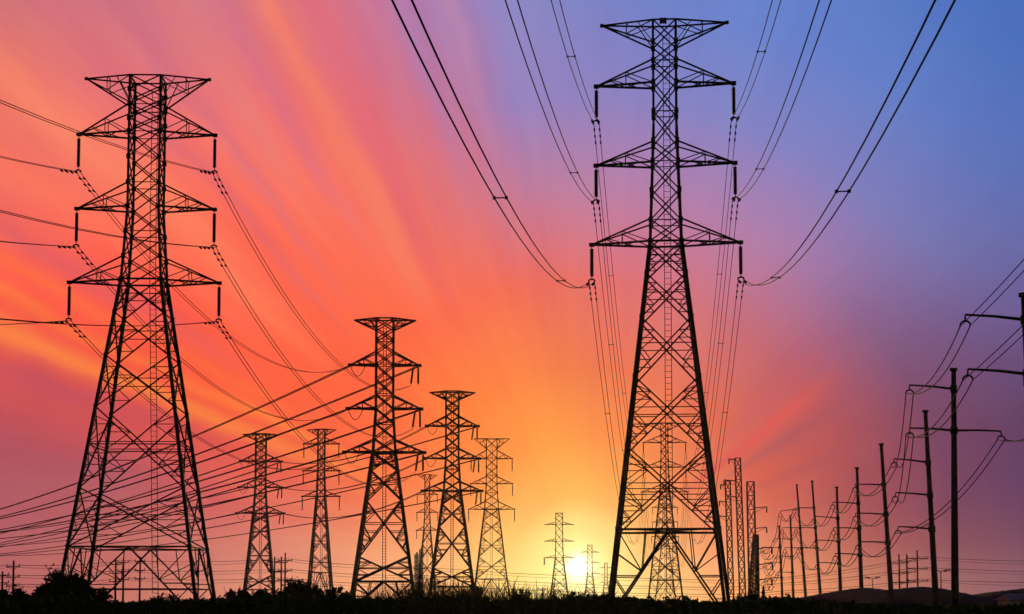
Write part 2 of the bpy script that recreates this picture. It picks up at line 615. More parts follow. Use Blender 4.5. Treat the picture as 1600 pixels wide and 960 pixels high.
    for n, (z, zu, xt) in enumerate(spec['arms']):
        for s in (-1, 1):
            b = MB()
            tip = Vector((s * xt, 0, z))
            for sy in (-1, 1):
                a, c = P(s, sy, z), P(s, sy, zu)
                b.bar(a, tip, wd * 1.25)
                b.bar(c, tip, wd)
                m1, m2 = a.lerp(tip, 0.48), c.lerp(tip, 0.48)
                b.bar(m1, m2, ws)
                b.bar(a, m2, ws)
                b.bar(m1, c.lerp(tip, 0.75), ws)
                b.bar(a.lerp(tip, .25), a.lerp(tip, .48) * 0 + P(s, -sy, z).lerp(tip, .48), ws)
            b.bar(P(s, -1, z).lerp(tip, .48), P(s, 1, z).lerp(tip, .48), ws)
            b.box(tip, (0.45 * k, 0.45, 0.28 * k))
            b.build('crossarm', STEEL, root)
            key = str(n) + ('l' if s < 0 else 'r')
            il = spec.get('ins', 2.9)
            kind = spec.get('kind', 'susp')
            if kind == 'susp':
                e = tip - Vector((0, 0, 0.15 + il))
                io = insulator_bm(tip - Vector((0, 0, 0.1)), e, spec.get('ins_r', 0.17)).build('insulator', GLASS, root)
                y = MB()
                pts = [e + Vector((0.25 * math.sin(a), 0, -0.14 + 0.14 * math.cos(a))) for a in np.linspace(-1.9, 1.9, 9)]
                y.tube(pts, 0.08, 5)
                y.build('yoke', STEEL, io)
                tips[key] = e - Vector((0, 0, 0.2))
            elif kind == 'strain':
                if s > 0:
                    ends = []
                    for dx in (0.15, 1.0):
                        t2 = tip - Vector((dx * s, 0, 0.1))
                        e = t2 - Vector((0.45 * s * (dx > .5), 0, il))
                        insulator_bm(t2, e, 0.2).build('insulator', GLASS, root)
                        ends.append(e)
                else:
                    # jumper loop hanging under the arm
                    w = MB()
                    pts = [tip + Vector((q * 2.6, -0.6 + q * .5, -0.1 - 1.9 * (1 - (2 * q - 1) ** 2))) for q in np.linspace(0, 1, 10)]
                    w.tube(pts, 0.06, 5)
                    w.build('jumper_wire', WIRE, root)
                tips[key] = tip - Vector((0, 0, 0.1))
                if s > 0:
                    tips[key + 'h'] = ends[1]
            else:
                tips[key] = tip
    M_ = Matrix.Translation(root.location) @ Matrix.Rotation(rz, 4, 'Z')
    return root, {a: M_ @ p for a, p in tips.items()}


def zpx(y, D):
    return at(800, y, D).z


# the tall suspension tower right of the centre, and its followers along the same line
def main_spec(D=75.0):
    z = lambda y: zpx(y, 75.0)
    return dict(top=z(36), hw_top=0.98, waist=z(381), hw_waist=1.34, hw_base=5.05, z_mid=z(200),
                panels=[z(q) for q in (36, 70, 99, 133, 178, 224, 256, 301, 348, 381, 432, 501, 594, 702, 830)],
                belt=1.5, peak=(z(38), z(71), 5.4), arms=[(z(133), z(97), 5.9), (z(257), z(225), 5.95), (z(381), z(346), 6.35)], ins=2.85, ladder_x=0.15)


T_main, tip_main = make_tower('transmission_tower', 'tallest black lattice pylon right of centre, framing smaller pylons between its legs', 75.0, 1044.5, main_spec(), rz=-0.083)
mb = MB()
mb.box((0, 0, 0.0), (0.6, 0.5, 0.36))
mb.bar((-.22, 0, -.3), (-.22, 0, 0.2), .1)
mb.bar((.22, 0, -.3), (.22, 0, 0.2), .1)
beacon = mb.build('warning_beacon', STEEL, T_main)
beacon.location = (-0.1, 0, zpx(36, 75) + 0.2)
s2 = main_spec()
T_back, tip_back = make_tower('transmission_tower', 'pylon seen exactly between the legs of the tallest pylon, hazy brown', 248.0, 1040, s2, rz=-0.083, k=1.25)
s3 = main_spec()
T_back2, tip_back2 = make_tower('transmission_tower', 'smallest faint pylon, farthest one inside the legs of the tallest pylon', 421.0, 1040, s3, rz=-0.083, k=1.4)

# big left tower, turned a little towards the viewer
zl = lambda y: zpx(y, 83.0)
left_spec = dict(top=zl(124), hw_top=1.45, waist=zl(441), hw_waist=1.85, hw_base=6.45, z_mid=zl(330),
                 panels=[zl(q) for q in (124, 146, 169, 191, 211, 250, 290, 327, 366, 405, 441, 494, 562, 642, 767)] + [zl(857)],
                 peak=(zl(124), zl(166), 5.85), arms=[(zl(211), zl(168), 6.45), (zl(327), zl(290), 6.5), (zl(442), zl(405), 7.05)], ins=3.3, ladder_x=0.5, ties=(zl(921), zl(700)))
T_left, tip_left = make_tower('transmission_tower', 'huge black lattice pylon standing at the left, wires running off both sides', 83.0, 217, left_spec, rz=R(1.5))

zq = lambda y: zpx(y, 154.0)
strain_spec = dict(top=zq(499), hw_top=1.5, waist=zq(708), hw_waist=1.95, hw_base=5.65, z_mid=zq(640),
                   panels=[zq(q) for q in (499, 515, 532, 551, 571, 594, 617, 639, 662, 686, 708, 735, 782, 870, 909)],
                   peak=(zq(501), zq(515), 5.3), arms=[(zq(571), zq(551), 6.0), (zq(639), zq(619), 6.35), (zq(707), zq(688), 6.9)], ins=3.4, kind='strain')
T_mid, tip_mid = make_tower('transmission_tower', 'broad black strain pylon left of centre, tallest of the middle group', 154.0, 599, strain_spec, rz=R(3), k=1.95)
T_mid2, tip_mid2 = make_tower('transmission_tower', 'strain pylon just right of the broad middle pylon, orange sky behind', 208.0, 706, strain_spec, rz=R(2), k=2.2)
zt2 = lambda y: zpx(y, 261.0)
s6 = dict(strain_spec, hw_base=4.7)
T_lstr, tip_lstr = make_tower('transmission_tower', 'small strain pylon with double hanging strings, right beside the huge left pylon', 261.0, 405, s6, rz=R(5), k=2.2)
z3 = lambda y: zpx(y, 253.0)
susp_small = dict(top=z3(671), hw_top=0.95, waist=z3(776), hw_waist=1.2, hw_base=3.6, z_mid=z3(735),
                  panels=[z3(q) for q in (671, 682, 693, 707, 721, 735, 748, 762, 776, 800, 830, 865, 895)],
                  peak=(z3(672), z3(681), 4.1), arms=[(z3(694), z3(684), 5.0), (z3(736), z3(727), 5.1), (z3(776), z3(767), 5.3)], ins=3.6)
T_sl, tip_sl = make_tower('transmission_tower', 'slim pylon with single hanging insulators, left of the broad middle pylon', 253.0, 500, susp_small, k=1.6)
zr = lambda y: zpx(y, 267.0)
susp_right = dict(top=zr(686), hw_top=1.6, waist=zr(796), hw_waist=2.1, hw_base=5.7, z_mid=zr(757),
                  panels=[zr(q) for q in (686, 701, 716, 730, 743, 757, 770, 783, 796, 813, 838, 870, 905)],
                  peak=(zr(686), zr(701), 5.3), arms=[(zr(717), zr(704), 6.2), (zr(756), zr(745), 6.3), (zr(796), zr(784), 6.9)], ins=3.4)
T_sr, tip_sr = make_tower('transmission_tower', 'rightmost pylon of the middle cluster, yellow sky on its right', 267.0, 768, susp_right, k=1.25)
z7 = lambda y: zpx(y, 344.0)
far_spec = dict(top=z7(742), hw_top=0.95, waist=z7(829), hw_waist=1.3, hw_base=3.9, z_mid=z7(800),
                panels=[z7(q) for q in (742, 757, 772, 786, 801, 815, 829, 850, 875, 905)],
                peak=(z7(743), z7(750), 3.6), arms=[(z7(773), z7(766), 3.9), (z7(801), z7(795), 4.0), (z7(829), z7(823), 4.1)], ins=3.0)
T_f7, tip_f7 = make_tower('transmission_tower', 'thin far pylon squeezed in the gap between two broad strain pylons', 344.0, 667, far_spec, k=1.5)
z8 = lambda y: zpx(y, 386.0)
sun_spec = dict(top=z8(802), hw_top=1.5, waist=z8(872), hw_waist=1.75, hw_base=4.2, z_mid=z8(846),
                panels=[z8(q) for q in (802, 810, 820, 833, 846, 859, 872, 886, 902, 922)],
                arms=[(z8(820), z8(816), 6.1), (z8(846), z8(842), 6.2), (z8(872), z8(868), 6.5)], kind='none', ladder=False)
T_f8, tip_f8 = make_tower('transmission_tower', 'flat topped pylon immediately left of the setting sun', 386.0, 874, sun_spec, k=1.35)
T_f9, tip_f9 = make_tower('transmission_tower', 'tiny flat topped pylon immediately right of the setting sun', 604.0, 922, sun_spec, k=1.5)
T_f10, tip_f10 = make_tower('transmission_tower', 'most distant tiny pylon, close beside the left leg of the tallest pylon', 885.0, 947, sun_spec, k=1.7)
# string hanging from the lowest left arm of the pylon by the sun
tp = T_f8.matrix_world
io = insulator_bm(Vector((-6.5, 0, z8(872))), Vector((-6.5, 0, z8(884))), 0.3)
io.build('insulator', GLASS, T_f8)


# ------------------------------------------------------------------ conductors
def sagpts(a, b, sag, n=28):
    return [Vector(a).lerp(Vector(b), t) - Vector((0, 0, 4 * sag * t * (1 - t))) for t in np.linspace(0, 1, n)]


def span(label, a, b, sag, r=0.03, sep=0.45, spacers=(), dampers=False, group='conductors', n=28, twin=True, cat='power line'):
    a, b = Vector(a), Vector(b)
    d = (b - a)
    side = Vector((d.y, -d.x, 0)).normalized()
    root = empty('power_line', a)
    tag(root, label, cat, group)
    pts = [p - a for p in sagpts(a, b, sag, n)]
    offs = (-sep / 2, sep / 2) if twin else (0.0,)
    for q in offs:
        m = MB()
        m.tube([p + side * q for p in pts], r, 5)
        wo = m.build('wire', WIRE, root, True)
        if dampers:
            ln = d.length
            for s in (1.2, 2.6, 4.0):
                t = s / ln
                p = d * t - Vector((0, 0, 4 * sag * t * (1 - t) + 0.09)) + side * q
                dm = MB()
                u = d.normalized() * 0.3
                dm.bar(p - u, p + u, 0.13)
                dm.build('damper', STEEL, wo)
    for t in spacers:
        p = d * t - Vector((0, 0, 4 * sag * t * (1 - t)))
        m = MB()
        m.tube([p - side * sep * .5, p, p + side * sep * .5], 0.028, 5)
        for q in (-.5, .5):
            m.box(p + side * sep * q, (0.11, 0.14, 0.11))
        m.build('spacer', STEEL, root)
    return root


LEV = ('top', 'middle', 'lowest')
SID = {'l': 'left', 'r': 'right'}
# line through the tallest pylon: towards and over the viewer, and on to the pylons behind
for n in range(3):
    for s in 'lr':
        p = tip_main[f'{n}{s}']
        e = p + Vector((-20.6, -240, 0))
        span(f'twin wire sweeping overhead, {LEV[n]} {SID[s]} arm of the tallest pylon', p, e, (12.6, 12.6, 13.4)[n], 0.03, 0.46,
             [(75 - q) / 120.0 for q in ((52, 32.5) if n == 2 else (56, 31) if n == 1 else (54, 40))], True, 'wires sweeping overhead', 44)
        q = tip_back[f'{n}{s}']
        span(f'twin wire dropping behind the tallest pylon from its {LEV[n]} {SID[s]} arm', p, q, 16.5 - 1.5 * (2 - n), 0.03, 0.46,
             (0.12, 0.3, 0.5, .7), True, 'wires behind the tallest pylon', 44)
        span(f'faint wire on the {LEV[n]} {SID[s]} arm of the pylon inside the tallest one', q, tip_back2[f'{n}{s}'], 14, 0.035, 0.5,
             (), False, 'faint far wires')

# line through the huge left pylon
sagL = 0
v_line = Vector((-58.5 + 34.5, -67 - 83, 0))
for n in range(3):
    for s in 'lr':
        p = tip_left[f'{n}{s}']
        e = p + Vector((-27, -300, -1))
        span(f'twin wire left of the huge pylon, on its {LEV[n]} {SID[s]} arm', p, e, 14.0, 0.03, 0.4,
             (), True, 'wires left of the huge pylon', 40)
        q = tip_mid[f'{n}{s}'] if s == 'l' else tip_mid[f'{n}rh']
        span(f'twin wire sagging right from the {LEV[n]} {SID[s]} arm of the huge left pylon', p, q, 7.5, 0.035, 0.4,
             (), True, 'wires between the huge and the broad pylon', 36)

# strain pylons: wires running off to the left edge
def row_of(v):
    d = v - Vector((0, 0, EYE))
    f = d.y * math.cos(PITCH) + d.z * math.sin(PITCH)
    u = d.z * math.cos(PITCH) - d.y * math.sin(PITCH)
    return 800 + d.x / f * F, PPY - u / f * F


def far_end(p, sag, y0, D):
    """end point left of the view such that the hanging wire leaves the view at row y0"""
    lo, hi = 700.0, 935.0
    for _ in range(24):
        mid = (lo + hi) / 2
        q = [row_of(v) for v in sagpts(p, at(-300, mid, D), sag, 60)]
        xs_, ys_ = [a for a, _ in q][::-1], [b for _, b in q][::-1]
        if np.interp(0, xs_, ys_) > y0:
            hi = mid
        else:
            lo = mid
    return at(-300, (lo + hi) / 2, D)


yl = {'0l': 796, '0r': 808, '1l': 811, '1r': 828, '2l': 831, '2r': 842}
for key, yy in yl.items():
    p = tip_mid[key]
    span(f'wire falling leftwards from the {LEV[int(key[0])]} {SID[key[1]]} arm of the broad middle pylon', p, far_end(p, 10.0, yy, 420), 10.0, 0.095, 0.5, (), False,
         'wires falling to the left edge', 36)
for n in range(3):
    p = tip_lstr[f'{n}l']
    span(f'wire falling leftwards from the {LEV[n]} left arm of the small strain pylon', p, far_end(p, 7.0, (834, 852, 866)[n], 480), 7.0, 0.10, 0.6, (), False, 'wires falling to the left edge')
    p = tip_lstr[f'{n}r']
    span(f'wire passing behind the small strain pylon from its {LEV[n]} right arm leftwards', p, far_end(p, 8.0, (849, 855, 868)[n], 480), 8.0, 0.095, 0.6, (), False, 'wires falling to the left edge')
    q = tip_lstr[f'{n}r']
    p = tip_mid2[f'{n}l']
    span(f'wire from the {LEV[n]} right arm of the small strain pylon rising to the right', q, p, 3.4, 0.085, 0.55, (), False, 'wires rising to the right')
    p = tip_mid2[f'{n}r']
    span(f'long wire from the {LEV[n]} right arm of the second strain pylon', p, far_end(p, 12.0, (832, 854, 869)[n], 460), 12.0, 0.09, 0.5, (), False, 'wires falling to the left edge')


# ------------------------------------------------------------------ right hand row of steel poles
def steel_pole(label, D, x_top, y_top, x_base, arms, r0, r1, hang=True):
    """arms: (tip x, tip y, root y) in photo pixels at the pole's distance"""
    top = at(x_top, y_top, D)
    base = at(x_base, HOR, D)
    base.z = 0
    root = empty('steel_pole', base)
    tag(root, label, 'power pole', 'steel poles along the right')
    m = MB()
    m.tube([Vector((0, 0, 0)), (top - base) * 0.5, top - base], r0, 10, r1)
    sh = m.build('shaft', POLEM, root, True)
    m = MB()
    ax = (top - base)
    m.tube([ax * 1.0, ax * 1.0 + Vector((0, 0, 0.35))], r1 * 1.6, 8)
    m.build('cap', POLEM, sh)
    tips = []
    for tx, ty, ry in arms:
        tip = at(tx, ty, D) - base
        zr_ = at(0, ry, D).z
        t = zr_ / top.z
        rt = (top - base) * t
        m = MB()
        m.tube([rt, rt.lerp(tip, 0.5) + Vector((0, 0, 0.08)), tip], 0.17, 6, 0.11)
        rr = r0 + (r1 - r0) * t
        m.tube([rt - Vector((0, 0, 0.45)), rt + Vector((0, 0, 0.45))], rr * 1.35, 8)
        ao = m.build('bracket_arm', POLEM, root, True)
        m = MB()
        e = tip - Vector((0, 0, 0.6))
        m.lathe(tip, e, [(0, .05), (.15, .05), (.2, .13), (.3, .06), (.4, .13), (.5, .06), (.6, .13), (.7, .06), (.8, .13), (.9, .05), (1, .05)], 6)
        io = m.build('insulator', GLASS, ao)
        m = MB()
        w = 0.46
        m.tube([e + Vector((w * math.sin(a), 0, -0.38 + 0.38 * math.cos(a))) for a in np.linspace(-1.75, 1.75, 11)], 0.10, 5)
        m.build('yoke', POLEM, io)
        tips.append(base + e - Vector((0, 0, 0.45)))
    return root, tips


PO = []
pole_args = [
    ('steel pole cut off by the right edge, only its arms in view', 82, 1601, 464, 1626, [(1508, 492, 500), (1512, 577, 585), (1710, 590, 596)], .5, .36),
    ('thick upright steel pole with arms on both sides, nearest whole pole at right', 109, 1490, 580, 1492, [(1421, 602, 608), (1421, 669, 673), (1564, 674, 673)], .5, .30),
    ('leaning steel pole just left of the thick upright one', 133, 1446, 645, 1463, [(1397, 717, 723), (1399, 770, 774), (1403, 823, 827)], .5, .30),
    ('leaning steel pole, third whole one from the right', 160, 1377, 696, 1394, [(1336, 757, 758), (1337, 802, 804), (1341, 847, 848)], .5, .30),
    ('steel pole standing at the crest of the dark hill', 189, 1339, 733, 1347, [(1301, 785, 787), (1302, 825, 826), (1305, 865, 867)], .5, .30),
    ('steel pole left of the one at the hill crest', 222, 1307.5, 763, 1314, [(1272, 807, 810), (1273, 844, 846), (1277, 879, 881)], .5, .3),
    ('taller far steel pole leaning left, right one of the leaning pair', 254, 1269, 753, 1283, [(1241, 794, 794), (1244, 825, 825), (1247, 856, 857)], .5, .26),
    ('taller far steel pole leaning left, left one of the leaning pair', 278, 1245, 759, 1260, [(1219, 799, 796), (1222, 825, 825), (1226, 856, 857)], .5, .26),
    ('short distant steel pole, second from the left end of the row', 305, 1235, 807, 1240, [(1209, 842, 843), (1212, 869, 870), (1214, 894, 895)], .5, .32),
    ('shortest steel pole at the left end of the row', 344, 1217.5, 823, 1223, [(1190, 855, 856), (1194, 879, 879), (1196, 902, 903)], .5, .36),
]
for a in pole_args:
    PO.append(steel_pole(*a))
ORD = ('edge', 'first', 'second', 'third', 'fourth', 'fifth', 'sixth', 'seventh', 'eighth', 'ninth')
for i in range(len(PO) - 1):
    for n in range(3):
        a, b = PO[i][1][n], PO[i + 1][1][n]
        nm = ('upper', 'middle', 'lower')[n]
        lab = (f'draped twin {nm} wire between the right edge pole and the thick upright pole' if i == 0 else
               f'draped twin {nm} wire between the {ORD[i]} and {ORD[i + 1]} whole poles at right')
        span(lab, a, b, (0.9 if i == 0 else 1.6) + 0.12 * (b - a).length ** 0.5 + (0.8 if i in (1,) and n < 2 else 0), 0.045 + 0.0001 * a.y, 0.9, (), False, 'wires draped along the steel poles', 20)
# span coming in from the pole behind the viewer's right
for n in range(3):
    a = PO[0][1][n]
    e = a + Vector((0.3, -60, 9))
    span(f'twin {("upper", "middle", "lower")[n]} wire rising past the right edge above the edge pole', a, e, 0.8, 0.045, 0.85, (), False, 'wires draped along the steel poles')


# ------------------------------------------------------------------ slim lattice masts right of the tallest pylon
def mast(label, D, x_top, y_top, x_base, hw0, hw1, arms, pan=3.0, k=1.0):
    top = at(x_top, y_top, D)
    base = at(x_base, HOR, D)
    base.z = 0
    root = empty('lattice_mast', base)
    tag(root, label, 'mast', 'slim lattice masts')
    ax = top - base
    H = ax.z

    def P(sx, sy, z):
        t = z / H
        h = hw0 + (hw1 - hw0) * t
        return Vector((ax.x * t + sx * h, sy * h, z))
    for sx in (-1, 1):
        for sy in (-1, 1):
            m = MB()
            m.bar(P(sx, sy, 0), P(sx, sy, H), 0.2 * k)
            m.build('leg', STEEL, root)
    m = MB()
    n = int(H / pan)
    for i in range(n):
        z0, z1 = H * i / n, H * (i + 1) / n
        for (a, b) in (((-1, -1), (1, -1)), ((-1, 1), (1, 1)), ((-1, -1), (-1, 1)), ((1, -1), (1, 1))):
            m.bar(P(*a, z0), P(*b, z1), 0.13 * k)
            m.bar(P(*b, z0), P(*a, z1), 0.13 * k)
            m.bar(P(*a, z1), P(*b, z1), 0.13 * k)
    m.build('bracing', STEEL, root)
    tips = []
    for tx, ty in arms:
        tip = at(tx, ty, D) - base
        z = tip.z - 0.35
        s = 1 if tip.x > 0 else -1
        m = MB()
        m.bar(P(s, -1, z), tip, 0.2)
        m.bar(P(s, 1, z), tip, 0.2)
        m.bar(P(s, 1, z - 1.2), tip, 0.1)
        ao = m.build('bracket_arm', STEEL, root)
        e = tip - Vector((0, 0, 1.7))
        insulator_bm(tip, e, 0.22, 8).build('insulator', GLASS, ao)
        tips.append(base + e)
    return root, tips


M1 = mast('left lattice mast of the slim trio, with short arms to its left', 262, 1137, 752, 1143, 0.75, 0.75, [(1126, 757), (1124, 783), (1124, 806)])
M2 = mast('tallest lattice mast of the slim trio, in the middle', 255, 1152.5, 716, 1161, 0.85, 0.8, [(1139, 717), (1131, 750), (1134, 775)])
M3 = mast('right lattice mast of the slim trio, open X bracing and right hand arms', 240, 1172.5, 753, 1177, 1.05, 0.95, [(1198, 792), (1198, 824)], 3.6)
M4 = mast('short dense lattice mast at the foot of the right slim mast', 190, 1181, 836, 1176.5, 1.15, 0.45, [(1206, 855), (1207, 880), (1206, 904)], 0.8, 1.5)
for n in range(3):
    span(f'draped {("upper", "middle", "lower")[n]} wire between the short dense mast and the steel pole row', PO[9][1][n], M4[1][n], 2.2, 0.10, 0.9, (), False, 'wires draped along the steel poles', 20)


# ------------------------------------------------------------------ distribution line crossing the fields
def wood_pole(label, px, y_top, D, arm_ys, half, extra=0.9, lean=0.0):
    base = at(px, HOR, D)
    base.z = 0
    H = zpx(y_top, D)
    root = empty('utility_pole', base)
    tag(root, label, 'utility pole', 'small utility poles near the horizon')
    m = MB()
    m.tube([(0, 0, 0), (lean * .5, 0, H * .5), (lean, 0, H)], 0.24, 8, 0.16)
    m.build('shaft', WOOD, root, True)
    out = []
    for y in arm_ys:
        z = zpx(y, D)
        m = MB()
        m.bar((-half, -0.2, z), (half, -0.2, z), 0.16, 0.18)
        m.bar((-half * .6, -0.2, z), (0, -0.2, z - 0.6), 0.06)
        m.bar((half * .6, -0.2, z), (0, -0.2, z - 0.6), 0.06)
        ao = m.build('crossarm', WOOD, root)
        for s in (-1, 1):
            m = MB()
            m.lathe((s * half * .93, -0.2, z + .09), (s * half * .93, -0.2, z + 0.5), [(0, .05), (.25, .05), (.3, .13), (.5, .09), (.6, .13), (.8, .11), (1, .05)], 6)
            m.build('insulator', GLASS, ao)
        out.append(base + Vector((0, -0.2, z + 0.5)))
    return root, out


groups = []
UP = [
    ('wooden pole near the left edge, topped by a thin spike', 20, 876, 160, (886, 902, 916), 1.2),
    ('wooden pole cut by the left edge', 3, 893, 170, (899, 911), 1.3),
    ('left pole of the three inside the huge left pylon', 180, 875, 175, (882, 896, 909), 1.2),
    ('middle pole of the three inside the huge left pylon', 192, 872, 182, (879, 893, 906), 1.2),
    ('right pole of the three inside the huge left pylon', 218, 870, 190, (878, 892, 905), 1.1),
    ('left pole of the three beside the small strain pylon', 428.5, 870, 205, (878, 893, 908), 1.6),
    ('middle pole of the three beside the small strain pylon', 439, 870, 211, (879, 894, 908), 1.6),
    ('right and tallest pole of the three beside the small strain pylon', 445, 864, 205, (876, 892, 906), 1.7),
    ('short pole between the broad strain pylons', 655, 880, 207, (889, 902, 916), 1.4),
    ('short pole in the tall grass left of the sun', 848, 918, 210, (921, 930), 1.2),
    ('left pole of the three on the dark hill', 1406, 866, 212, (880, 896, 911), 2.2),
    ('middle pole of the three on the dark hill', 1418, 866, 218, (877, 894, 910), 2.2),
    ('right and tallest pole of the three on the dark hill', 1434.5, 860, 206, (873, 889, 908), 2.4),
]
UPO = [wood_pole(*a) for a in UP]
WY = {-150: (886, 900, 915), 20: (886, 902, 916), 192: (879, 893, 906), 445: (876, 892, 906), 655: (889, 902, 916), 1060: (908, 920, 931), 1230: (905, 914, 926), 1434: (873, 889, 908), 1750: (880, 896, 912)}
WD = {-150: 160, 20: 160, 192: 182, 445: 205, 655: 207, 1060: 212, 1230: 212, 1434: 206, 1750: 200}
xs = sorted(WY)
NAMES = ['far left edge', 'stretch behind the left bush', 'stretch right of the huge left pylon', 'stretch left of the strain pylons', 'stretch below the sun', 'stretch inside the tallest pylon', 'stretch below the steel poles', 'stretch at the right edge']
for i in range(len(xs) - 1):
    for n in range(3):
        for q, (dy, dd) in enumerate(((0, 0), (3.0, 8))):
            a = at(xs[i], WY[xs[i]][n] + dy - 3, WD[xs[i]] + dd)
            b = at(xs[i + 1], WY[xs[i + 1]][n] + dy - 3, WD[xs[i + 1]] + dd)
            span(f'{("upper", "middle", "low")[n]} {("front", "rear")[q]} horizon wire, {NAMES[i]}', a, b, 0.5 + 0.25 * q, 0.05 if q == 0 else 0.035, 0, (), False, 'thin wires along the horizon', 14, False)


# street lamps
def street_lamp(label, px, y_top, D):
    base = at(px, HOR, D)
    base.z = 0
    H = zpx(y_top, D)
    root = empty('street_lamp', base)
    tag(root, label, 'street lamp', 'double headed street lamps')
    m = MB()
    m.tube([(0, 0, 0), (0, 0, H * .5), (0, 0, H)], 0.12, 8, 0.08)
    m.build('post', POLEM, root, True)
    for s in (-1, 1):
        m = MB()
        m.tube([(0, 0, H - .2), (s * .5, 0, H + .15), (s * 1.0, 0, H + .25)], 0.06, 6)
        m.box((s * 1.2, 0, H + 0.22), (0.9, 0.35, 0.2))
        m.box((s * 0.75, 0, H + 0.05), (0.25, 0.25, 0.35))
        m.build('lamp_head', POLEM, root)
    return root


street_lamp('double headed street lamp on the hill crest between steel poles', 1364, 904, 187)
street_lamp('double headed street lamp beside the leaning pole near the right', 1471, 893, 150)


# ------------------------------------------------------------------ buildings
def tower_block(label, px0, px1, y_top, D, depth=14):
    a, b = at(px0, HOR, D), at(px1, HOR, D)
    w = b.x - a.x
    H = zpx(y_top, D)
    root = empty('apartment_block', ((a.x + b.x) / 2, 2 * D, 0))
    tag(root, label, 'building', 'far apartment blocks')
    m = MB()
    m.box((0, depth / 2, H / 2), (w, depth, H))
    m.build('wall', CONC, root)
    m = MB()
    m.box((0, depth / 2, H + 0.5), (w * 1.05, depth * 1.03, 1.0))
    m.box((w * .1, depth / 2, H + 2.2), (w * .4, depth * .4, 2.6))
    m.build('roof', ROOFM, root)
    nf = max(4, int(H / 4.2))
    for i in range(nf):
        for j in range(3):
            m = MB()
            m.box((-w / 2 + w * (j + .5) / 3, -0.06, H * (i + .55) / nf), (w * .18, 0.2, H / nf * .5))
            m.build('window', PANE, root)
    return root


tower_block('taller hazy apartment block behind the gap between the strain pylons', 654.5, 660.5, 860, 900)
tower_block('lower hazy apartment block left of the taller one', 647, 653, 868, 880)

b0 = at(1572, HOR, 118)
root = empty('low_building', (b0.x + 6, 236, 0))
tag(root, 'low white walled building at the right edge under the hill', 'building')
m = MB()
m.box((0, 3, 0.95), (11.0, 6, 1.9))
m.build('wall', WHITEW, root)
m = MB()
n = len(m.v)
m.v += [(-5.9, -0.6, 1.9), (5.9, -0.6, 1.9), (5.9, 6.6, 1.9), (-5.9, 6.6, 1.9), (-5.2, 3, 2.75), (5.2, 3, 2.75)]
m.f += [(0, 1, 5, 4), (2, 3, 4, 5), (1, 2, 5), (3, 0, 4), (3, 2, 1, 0)]
m.build('roof', ROOFM, root)
for x in (-3.6, -1.2, 1.2, 3.6):
    m = MB()
    m.box((x, -0.02, 1.15), (1.0, 0.1, 0.8))
    m.build('window', PANE, root)


# ------------------------------------------------------------------ vegetation
def leaves_mesh(name, P, size, mat, parent=None, aspect=1.7):
    """P (n,3) leaf centres; one bent leaf-shaped face each"""
    n = len(P)
    u = rng.normal(size=(n, 3))
    u /= np.linalg.norm(u, axis=1)[:, None]
    w = rng.normal(size=(n, 3))
    w -= (w * u).sum(1)[:, None] * u
    w /= np.linalg.norm(w, axis=1)[:, None]
    s = size * rng.uniform(0.6, 1.4, size=(n, 1))
    a = u * s * aspect / 2
    b = w * s / 2
    V = np.stack([P - a, P + b * .9, P + a, P - b * .9], axis=1).reshape(-1, 3)
    me = bpy.data.meshes.new(name)
    me.vertices.add(4 * n)
    me.vertices.foreach_set('co', V.ravel())
    me.loops.add(4 * n)
    me.loops.foreach_set('vertex_index', np.arange(4 * n))
    me.polygons.add(n)
    me.polygons.foreach_set('loop_start', np.arange(0, 4 * n, 4))
    me.polygons.foreach_set('loop_total', np.full(n, 4))
    me.materials.append(mat)
    me.update()
    me.validate()
    o = bpy.data.objects.new(name, me)
    COL.objects.link(o)
    if parent:
        o.parent = parent
    return o


def blob_points(n, rx, ry, rz, clumps, top_bias=0.5):
    """leaf positions in many small clumps spread through an uneven dome"""
    c = rng.normal(size=(clumps, 3))
    c /= np.linalg.norm(c, axis=1)[:, None]
    c *= rng.uniform(0.25, 0.98, size=(clumps, 1)) ** 0.6
    c[:, 2] = np.abs(c[:, 2]) ** 0.6 * 0.94
    c *= np.array([rx, ry, rz])
    r = rng.uniform(0.07, 0.24, size=clumps) * min(rx, rz) * 1.1
    idx = rng.integers(0, clumps, size=n)
    d = rng.normal(size=(n, 3)) * 0.55
    P = c[idx] + d * r[idx][:, None]
    P[:, 2] = np.abs(P[:, 2])
    return P


def shrub(name, label, px, y_top, half_px, D, cat, n=3500, leaf=0.16, clumps=60, stems=7, zr0=0.0):
    base = at(px, HOR, D)
    H = zpx(y_top, D)
    hw_ = half_px / HF * D
    root = empty(name, (base.x, 2 * D, 0))
    tag(root, label, cat)
    P = blob_points(n, hw_, hw_ * .8, H * 0.93, clumps)
    leaves_mesh('crown', P, leaf, LEAF, root)
    m = MB()
    for i in range(stems):
        a = 2 * math.pi * i / stems + random.random()
        q = random.uniform(.3, .7)
        m.tube([(0.1 * math.cos(a), .1 * math.sin(a), 0), (hw_ * q * .4 * math.cos(a), hw_ * q * .4 * math.sin(a), H * .45), (hw_ * q * math.cos(a), hw_ * .7 * q * math.sin(a), H * random.uniform(.75, .95))], 0.08, 5, 0.015)
    m.build('stems', BARK, root)
    return root


